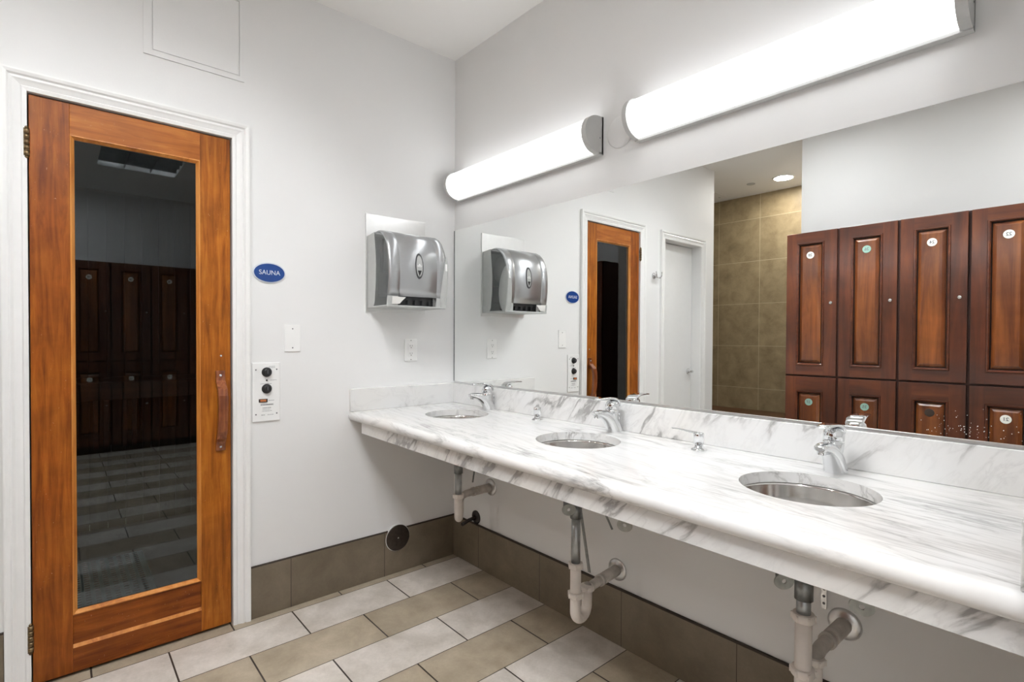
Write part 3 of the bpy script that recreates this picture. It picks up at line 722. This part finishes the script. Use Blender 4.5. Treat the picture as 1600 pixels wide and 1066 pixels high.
for i, (x, y, lab) in enumerate(((0.392, -0.056, 'chrome single-lever faucet behind the left sink'), (1.176, -0.058, 'chrome single-lever faucet behind the middle sink'), (1.950, -0.084, 'chrome single-lever faucet behind the right sink, seen nearly head-on'))):
    o = f0 if i == 0 else copy_tree(f0)
    o.location = (x, y, ZT); o['label'] = lab
# ------------------------------------------------------------------ soap pumps
def make_pump():
    e = thing('soap_pump', '', 'soap dispenser', (0, 0, 0), 'chrome soap pumps on the countertop')
    obj('flange', MB().lathe((0, 0, 0), (0, 0, 1), [(0, 0.0245), (0.003, 0.0245), (0.008, 0.017), (0.010, 0.013), (0.022, 0.0125)], 32), CHROME, e)
    m = MB().lathe((0, 0, 0.022), (0, 0, 1), [(0, 0.0165), (0.026, 0.0165), (0.033, 0.0165), (0.035, 0.014), (0.036, 0)], 32)
    obj('head', m, CHROME, e)
    rr = [(0.012, 0.053, 0.011, 0.0045), (-0.010, 0.055, 0.010, 0.0042), (-0.045, 0.0575, 0.0080, 0.0034), (-0.078, 0.0600, 0.0062, 0.0026), (-0.098, 0.0595, 0.0045, 0.0022)]
    ring = []
    for x, z, hy, hz in rr: ring.append([(x, hy*math.cos(2*PI*k/16), z+hz*math.sin(2*PI*k/16)) for k in range(16)])
    m = MB().loft(ring, True, True)
    obj('nozzle', m, CHROME, e); return e
p0 = make_pump()
p0.location = (1.563, -0.118, ZT); p0['label'] = 'chrome soap pump with its long nozzle pointing left, between middle and right sinks'
p1 = copy_tree(p0); p1.location = (0.778, -0.095, ZT); p1.rotation_euler = (0, 0, math.radians(-46)); p1['label'] = 'chrome soap pump turned end-on, between left and middle sinks'

# ------------------------------------------------------------------ plumbing under the counter
def arc(c, r, a0, a1, dirv, n=10):
    """half circle in the vertical plane along dirv"""
    d = Vector((dirv[0], dirv[1], 0)).normalized(); out = []
    for k in range(n+1):
        a = a0+(a1-a0)*k/n
        out.append(Vector(c)+d*(r*math.cos(a))+Vector((0, 0, r*math.sin(a))))
    return out
def nut(m, x, y, z, r=0.026, h=0.020, lugs=6):
    m.lathe((x, y, z-h/2), (0, 0, 1), [(0, r*0.92), (0.003, r), (h-0.003, r), (h, r*0.94)], 28)
    for k in range(lugs):
        a = 2*PI*k/lugs+0.3; cx, cy_ = x+math.cos(a)*r, y+math.sin(a)*r
        m.lathe((cx, cy_, z-h/2+0.002), (0, 0, 1), [(0, 0.0032), (h-0.004, 0.0032)], 8)
def drain(sx, sy, lab, z_nut1, z_bot, wall, z_nut2, arm_mat, away=None):
    e = thing('sink_drain_pipe', lab, 'drain pipe', (sx, sy, z_bot), 'drain pipes under the vanity')
    m = MB().lathe((sx, sy, 0.700-0.03), (0, 0, -1), [(0, 0.026), (0.012, 0.027), (0.04, 0.026)], 28)
    m.lathe((sx, sy, 0.640), (0, 0, -1), [(0, 0.0215), (0.06, 0.0215)], 28)
    obj('tailpiece_collar', m, DKCHROME, e)
    obj('tailpiece', MB().lathe((sx, sy, 0.60), (0, 0, -1), [(0, 0.0165), (0.60-z_nut1+0.01, 0.0165)], 28), ZINC, e)
    R = 0.036; d = Vector(away or (wall[0]-sx, 0-sy, 0)).normalized()
    zc = z_bot+R+0.019
    p2 = Vector((sx, sy, 0))+d*2*R
    m = MB(); pts = [Vector((sx, sy, z_nut1))]
    if z_nut2: pts.append(Vector((sx, sy, z_nut2)))
    pts.append(Vector((sx, sy, zc+0.002)))
    pts += arc((sx+d.x*R, sy+d.y*R, zc), R, PI, 2*PI, d, 12)
    pts.append(Vector((p2.x, p2.y, (z_nut2 or zc+0.03))))
    m.tube(pts, 0.0195, 24)
    nut(m, sx, sy, z_nut1)
    if z_nut2: nut(m, sx, sy, z_nut2, 0.0275); nut(m, p2.x, p2.y, z_nut2, 0.0255, 0.018)
    obj('trap_bend', m, PVC, e)
    zn = z_nut2 or zc+0.03
    wp = Vector((wall[0], 0, wall[1])); a = Vector((p2.x, p2.y, zn)); up = Vector((p2.x, p2.y, wall[1]-0.035))
    if up.z < zn+0.005: up.z = zn+0.005
    h = (wp-up); h.z = 0; h.normalize()
    c1 = Vector((p2.x, p2.y, wall[1]-0.008))+h*0.012; c2 = Vector((p2.x, p2.y, wall[1]))+h*0.040
    m = MB(); m.tube([a, up, c1, c2, c2+(wp-c2)*0.5, wp+Vector((0, -0.002, 0))], 0.0175, 24)
    mid = c2+(wp-c2)*0.25
    m.tube([mid, mid+(wp-mid).normalized()*0.012], 0.0225, 24); m.tube([mid+(wp-mid).normalized()*0.03, wp+Vector((0, -0.003, 0))], 0.0215, 24)
    obj('trap_arm', m, arm_mat, e)
    m = MB().lathe((wall[0], -0.0005, wall[1]), (0, -1, 0), [(0, 0.044), (0.002, 0.044), (0.006, 0.038), (0.011, 0.024), (0.011, 0.0)], 36)
    obj('wall_flange', m, STEEL, e)
    return e
dl = drain(SINKS[0][0], SINKS[0][1]+0.01, 'short white trap and zinc tailpiece under the left sink by the corner', 0.470, 0.335, (0.335, 0.452), None, PVCG, (-0.76, 0.65, 0))
dm = drain(SINKS[1][0]-0.010, SINKS[1][1]+0.005, 'white P-trap under the middle sink with its bend above the floor', 0.408, 0.186, (1.150, 0.298), 0.302, PVCG)
dr = drain(SINKS[2][0]-0.008, SINKS[2][1]+0.015, 'white P-trap under the right sink running off the bottom of the photo', 0.535, 0.300, (1.953, 0.414), 0.398, PVCG)
# strap on the middle one, perforated hanger on the right one
obj('pull_strap', MB().prism([(1.115, -0.2, 0.60), (1.126, -0.2, 0.60), (1.176, -0.2, 0.352), (1.165, -0.2, 0.352)], (0.001, 0.003, 0)), DKCHROME, dm)
m = MB(); xx = 1.893
m.box((xx, -0.006, 0.44), (xx+0.014, -0.002, 0.80))
hg = obj('hanger_strap', m, STEEL, dr)
m = MB()
for k in range(16): m.lathe((xx+0.007, -0.0062, 0.455+k*0.021), (0, -1, 0), [(0, 0.004), (0.0004, 0.004)], 10)
obj('strap_holes', m, INK, hg)
# black stub pipe low in the corner
e = thing('black_stub_pipe', 'black stub pipe with a round black flange on the wall in the corner', 'pipe', (0.21, 0, 0.262))
obj('flange', MB().lathe((0.210, 0, 0.262), (0, -1, 0), [(0, 0.036), (0.003, 0.036), (0.008, 0.028), (0.012, 0.012)], 32), BLACKP, e)
obj('pipe', MB().tube([(0.210, -0.008, 0.262), (0.213, -0.05, 0.258), (0.219, -0.10, 0.247)], 0.0095, 16), BLACKP, e)
# sink clamps
CL = [((2.003, -0.56, 0.726), 0.35, 'oval steel sink clamp left of the right drain pipe'), ((2.142, -0.56, 0.727), -0.25, 'oval steel sink clamp right of the right drain pipe'),
      ((1.398, -0.56, 0.722), 0.5, 'oval steel sink clamp left of the middle drain pipe'), ((1.599, -0.56, 0.731), -0.2, 'oval steel sink clamp right of the middle drain pipe')]
def make_clamp():
    e = thing('sink_clamp', '', 'sink clamp', (0, 0, 0), 'sink clamps below the countertop')
    m = MB(); slab_holes(m, circ(0, 0, 0.021, 0.017, 32), [circ(0, 0, 0.005, 0.005, 16)], lambda x, z: (x, -0.0015, z), lambda x, z: (x, 0.0015, z))
    obj('ear', m, CLAMP, e)
    m = MB().prism([(-0.016, 0.0016, 0.008), (0.016, 0.0016, 0.008), (0.010, 0.022, 0.095), (-0.010, 0.022, 0.095)], (0, 0.003, 0)); m.box((-0.012, 0.0, 0.091), (0.012, 0.045, 0.095))
    obj('bracket', m, DKCHROME, e)
    return e
c0 = make_clamp()
for i, (p, rz, lab) in enumerate(CL):
    o = c0 if i == 0 else copy_tree(c0)
    o.location = p; o.rotation_euler = (0, 0, rz+0.55); o['label'] = lab
# angle stop valve stems seen under the apron
for i, (p, q, lab) in enumerate((((0.328, -0.1, 0.57), (0.310, -0.1, 0.490), 'thin metal rod hanging below the counter near the corner'), ((1.152, -0.1, 0.57), (1.200, -0.1, 0.497), 'thin dark rod hanging between middle drain pipe and clamp'))):
    m = MB().tube([(p[0]-(q[0]-p[0])*1.5, p[1], 0.70), p, q], 0.004, 10)
    tag(one('lift_rod_end', m, DKCHROME, loc=(p[0], p[1], 0.7)), lab, 'rod', 'rods under the vanity')

# ------------------------------------------------------------------ vanity lamps
def lamp(x0, x1, lab):
    e = thing('vanity_light', lab, 'wall light', ((x0+x1)/2, 0, 2.055), 'vanity lights above the mirror')
    zc = 2.058; H = 0.076; P = 0.112
    def sec(hs, ps, n=24):
        return [(-(0.012+(P-0.012)*ps*(math.sin(a)**0.75 if math.sin(a) > 0 else 0)), zc+H*hs*math.cos(a)) for a in [PI*k/n for k in range(n+1)]]
    m = MB(); pr = sec(0.94, 0.96)
    m.loft([[(x, y, z) for y, z in pr] for x in (x0+0.018, x1-0.024)], True, False, closed=False)
    obj('diffuser', m, LAMP_E, e)
    pr = sec(1.0, 1.0)+[(0, zc-H), (0, zc+H)]
    for xa, xb in ((x0, x0+0.018), (x1-0.024, x1)):
        c = obj('end_cap', MB().loft([[(x, y, z) for y, z in pr] for x in (xa, xb)], False, True), LAMPMET, e)
        if xa > x0: obj('screw', MB().lathe((xb, -0.022, zc-0.012), (1, 0, 0), [(0, 0.003), (0.001, 0.002)], 10), INK, c)
    m = MB(); m.box((x0, -0.012, zc-H-0.002), (x1, 0, zc+H+0.002)); m.box((x0, -0.030, zc-H-0.004), (x1, -0.012, zc-H+0.008))
    obj('back_channel', m, LAMPMET, e, bevel=0.0015)
lamp(0.055, 1.063, 'glowing half-round tube light at the left, near the corner')
lamp(1.238, 2.214, 'glowing half-round tube light at the right, larger in view')
tag(one('round_wall_cover', MB().lathe((1.150, 0, 2.050), (0, -1, 0), [(0, 0.062), (0.006, 0.062), (0.010, 0.058), (0.011, 0.0)], 40), PAINT, loc=(1.150, 0, 2.050)), 'round painted junction cover between the two tube lights', 'cover plate')

# ------------------------------------------------------------------ ceiling lights
def troffer(x, y, lab, blades, lampmat):
    e = thing('ceiling_troffer', lab, 'ceiling light', (x, y, ZC), 'louvred ceiling lights')
    m = MB(); m.box((x-0.3, y-0.3, ZC+0.115), (x+0.3, y+0.3, ZC+0.12))
    for s in (-1, 1):
        m.box((x+s*0.2985-0.0015, y-0.3, ZC-0.002), (x+s*0.2985+0.0015, y+0.3, ZC+0.115)); m.box((x-0.3, y+s*0.2985-0.0015, ZC-0.002), (x+0.3, y+s*0.2985+0.0015, ZC+0.115))
    obj('frame', m, LAMPMET, e)
    m = MB()
    for k in range(1, 3): m.box((x-0.295, y-0.3+k*0.2-0.004, ZC+0.002), (x+0.295, y-0.3+k*0.2+0.004, ZC+0.085))
    for k in range(1, blades): m.box((x-0.3+k*0.6/blades-0.0015, y-0.295, ZC+0.002), (x-0.3+k*0.6/blades+0.0015, y+0.295, ZC+0.085))
    obj('louvre', m, LOUVRE, e)
    for k in range(3):
        obj('tube', MB().tube([(x-0.28, y-0.2+k*0.2, ZC+0.098), (x+0.28, y-0.2+k*0.2, ZC+0.098)], 0.012, 12), lampmat, e)
troffer(*TR[0], 'added unseen louvred ceiling light over the floor in front of the vanity', 2, TROF_E)  # unseen fixture, added to brighten the floor
troffer(*TR[1], 'recessed louvred ceiling light towards the far lockers, reflected in the door glass', 4, TROF_F)
for dx_, dy_, lab in ((0.350, -3.600, 'round glowing downlight in the shower recess ceiling, seen in the mirror'), (1.05, -1.95, 'added round fill downlight in the ceiling before the plain white door, above the frame', ),
        (2.75, -1.90, 'added round fill downlight in the ceiling before the cherry lockers, above the frame'), (3.85, -1.75, 'added round fill downlight in the ceiling before the far lockers, above the frame')):  # all but the recess downlight are unseen, added as fill light
    e = thing('recessed_downlight', lab, 'ceiling light', (dx_, dy_, ZC), 'ceiling downlights')
    m = MB(); slab_holes(m, circ(dx_, dy_, 0.100, 0.100, 48), [circ(dx_, dy_, 0.082, 0.082, 48)], lambda x, y: (x, y, ZC), lambda x, y: (x, y, ZC-0.006))
    obj('trim_ring', m, WHITEP, e); obj('lens', MB().lathe((dx_, dy_, ZC), (0, 0, -1), [(0, 0.081), (0.003, 0.081)], 48), DOWN_E if dy_ < -3 else (DOWN_R if dx_ < 2 else DOWN_S), e)
tag(one('sprinkler_cover', MB().lathe((0.050, -3.57, ZC), (0, 0, -1), [(0, 0.040), (0.004, 0.040), (0.006, 0.036)], 32), LGREYP, loc=(0.05, -3.57, ZC)), 'small round grey sprinkler cover on the recess ceiling', 'sprinkler cover')
e = thing('ceiling_hatch', 'flat square hatch in the recess ceiling by the tiles', 'ceiling hatch', (-0.62, -3.68, ZC))
obj('hatch_panel', MB().box((-0.92, -3.86, ZC-0.004), (-0.335, -3.50, ZC)), CEIL, e, bevel=0.001)
obj('hatch_latch', MB().lathe((-0.40, -3.80, ZC-0.004), (0, 0, -1), [(0, 0.012), (0.002, 0.012)], 16), LGREYP, e)
# shower bench
e = thing('recess_bench', 'dark wooden bench against the brown tiled shower wall', 'bench', (-0.3, -3.8, 0))
obj('seat', MB().box((-1.7, -3.99, 0.42), (0.84, -3.62, 0.462)), BENCHW, e, bevel=0.004)
for x in (-1.5, -0.4, 0.7): obj('leg', MB().box((x-0.03, -3.95, 0), (x+0.03, -3.68, 0.42)), BENCHW, e, bevel=0.003)

# ------------------------------------------------------------------ lockers
LW = 0.346
def door_meshes(z0, z1, pz0, pz1):
    """door in local coords: x 0..LW, front face at y=0.02 (facing +y); returns frame, panel mesh builders"""
    x0, x1 = 0.008, LW-0.008
    px0, px1 = 0.078, LW-0.088
    fr = MB(); X = (x0, px0, px1, x1); Z = (z0, pz0, pz1, z1)
    vs_ = [(x, y, z) for y in (0, 0.02) for z in Z for x in X]; fs = []; mi = []
    cells = [(i, j) for i in range(3) for j in range(3) if (i, j) != (1, 1)]
    for i, j in cells:
        q = [j*4+i, j*4+i+1, (j+1)*4+i+1, (j+1)*4+i]
        fs += [tuple(q), tuple(16+v for v in reversed(q))]; mi += [1 if i == 1 else 0]*2
    loop = [0, 1, 2, 3, 7, 11, 15, 14, 13, 12, 8, 4]; il = [5, 6, 10, 9]
    for L in (loop, il):
        for k in range(len(L)):
            u, v = L[k], L[(k+1) % len(L)]; fs.append((u, v, 16+v, 16+u)); mi.append(0)
    fr.add(vs_, fs); fr.mi = mi
    def rg(i, y): return [(px0+i, y, pz0+i), (px1-i, y, pz0+i), (px1-i, y, pz1-i), (px0+i, y, pz1-i)]
    mo = MB().loft([rg(0, 0.0195), rg(0.002, 0.0250), rg(0.008, 0.0245), rg(0.014, 0.017), rg(0.016, 0.004)], False, False)
    gl = MB().loft([rg(0.014, 0.0165), rg(0.0165, 0.0035), rg(0.020, 0.0035), rg(0.0205, 0.0075)], False, False)
    pa = MB().loft([rg(0.0205, 0.0065), rg(0.021, 0.0085), rg(0.040, 0.0200)], False, False)
    a = rg(0.040, 0.0200); pa.add(a, [(0, 1, 2, 3)])
    return fr, mo, pa, gl
def num(txt, x, z, mat, ink, parent, r=0.025):
    d = obj('number_disc', MB().lathe((x, 0.0195, z), (0, 1, 0), [(0, r), (0.0015, r), (0.002, r-0.001)], 32), mat, parent)
    if txt: text('digits', txt, 0.027, (x, 0.0217, z), '+y', ink, parent, 0.0002, 0.0006)
    return d
def make_locker(top, low, mt, ml, wide):
    """upper and lower locker doors on one carcass, local coordinates"""
    e = thing('locker', '', 'locker', (0, 0, 0), None)
    m = MB().box((0.0, -0.235, 0.08), (LW, -0.002, 2.0)); m.box((0.006, -0.22, 0.0), (LW-0.006, -0.04, 0.08))
    obj('carcass', m, CHERRY_K, e)
    for z0, z1, pz0, pz1, t, mat, knobz, dz in ((0.970, 1.998, 1.040, 1.926, top, mt, 1.484, 1.832), (0.085, 0.957, 0.20, 0.855, low, ml, 0.50, 0.775)):
        fr, mo, pa, gl = door_meshes(z0, z1, pz0, pz1)
        d = obj('upper_door' if z0 > 0.5 else 'lower_door', fr, CHERRY_V, e, bevel=0.0015)
        d.data.materials.append(CHERRY_H)
        for pl, q in zip(d.data.polygons, fr.mi): pl.material_index = q
        obj('moulding', mo, CHERRY_H, d); obj('panel', pa, CHERRY_P, d); obj('groove', gl, CHERRY_D, d)
        num(t, (0.078+LW-0.088)/2, dz, mat, INK, d)
        obj('lock', MB().lathe((LW-0.043, 0.02, knobz), (0, 1, 0), [(0, 0.012), (0.003, 0.012), (0.010, 0.009), (0.011, 0.003), (0.009, 0.0)], 20), CHROME, d)
    return e
specs = [('28', '27', DISCW, DISCT, 'cherry locker column at the left end, beside the tiled recess in the mirror'),
         ('26', '25', DISCT, DISCT, 'cherry locker column second from the left in the mirror'),
         ('24', None, DISCW, DISCD, 'cherry locker column third from the left in the mirror, dark lower disc'),
         ('22', '21', DISCW, DISCW, 'cherry locker column at the right edge of the mirror'),]
for i, (a, b, ma, mb_, lab) in enumerate(specs):
    o = make_locker(a, b, ma, mb_, 0); o.location = (0.848+i*LW, -2.42, 0); o['label'] = lab; o['group'] = 'lockers opposite the mirror'
# far run, reflected in the door glass (faces -x)
far = make_locker('16', '15', DISCW, DISCW, 0)
FL = ['far cherry locker second from left in the sauna door reflection', 'far cherry locker in the middle of the sauna door reflection', 'far cherry locker at the right of the sauna door reflection', 'far cherry locker leftmost of the far run, beside the corner', 'far cherry locker at the left edge of the sauna door reflection']
for i in range(5):
    o = far if i == 0 else copy_tree(far)
    yy = [-1.27, -0.922, -0.574, -1.966, -1.618][i]
    o.location = (4.42, yy-LW/2*0.0, 0); o.rotation_euler = (0, 0, PI/2); o['label'] = FL[i]; o['group'] = 'lockers on the far wall'
# rotation: local +y -> -x, local +x -> +y
for o in list(D.objects):
    if o.type == 'MESH' and o.data.users == 0: pass
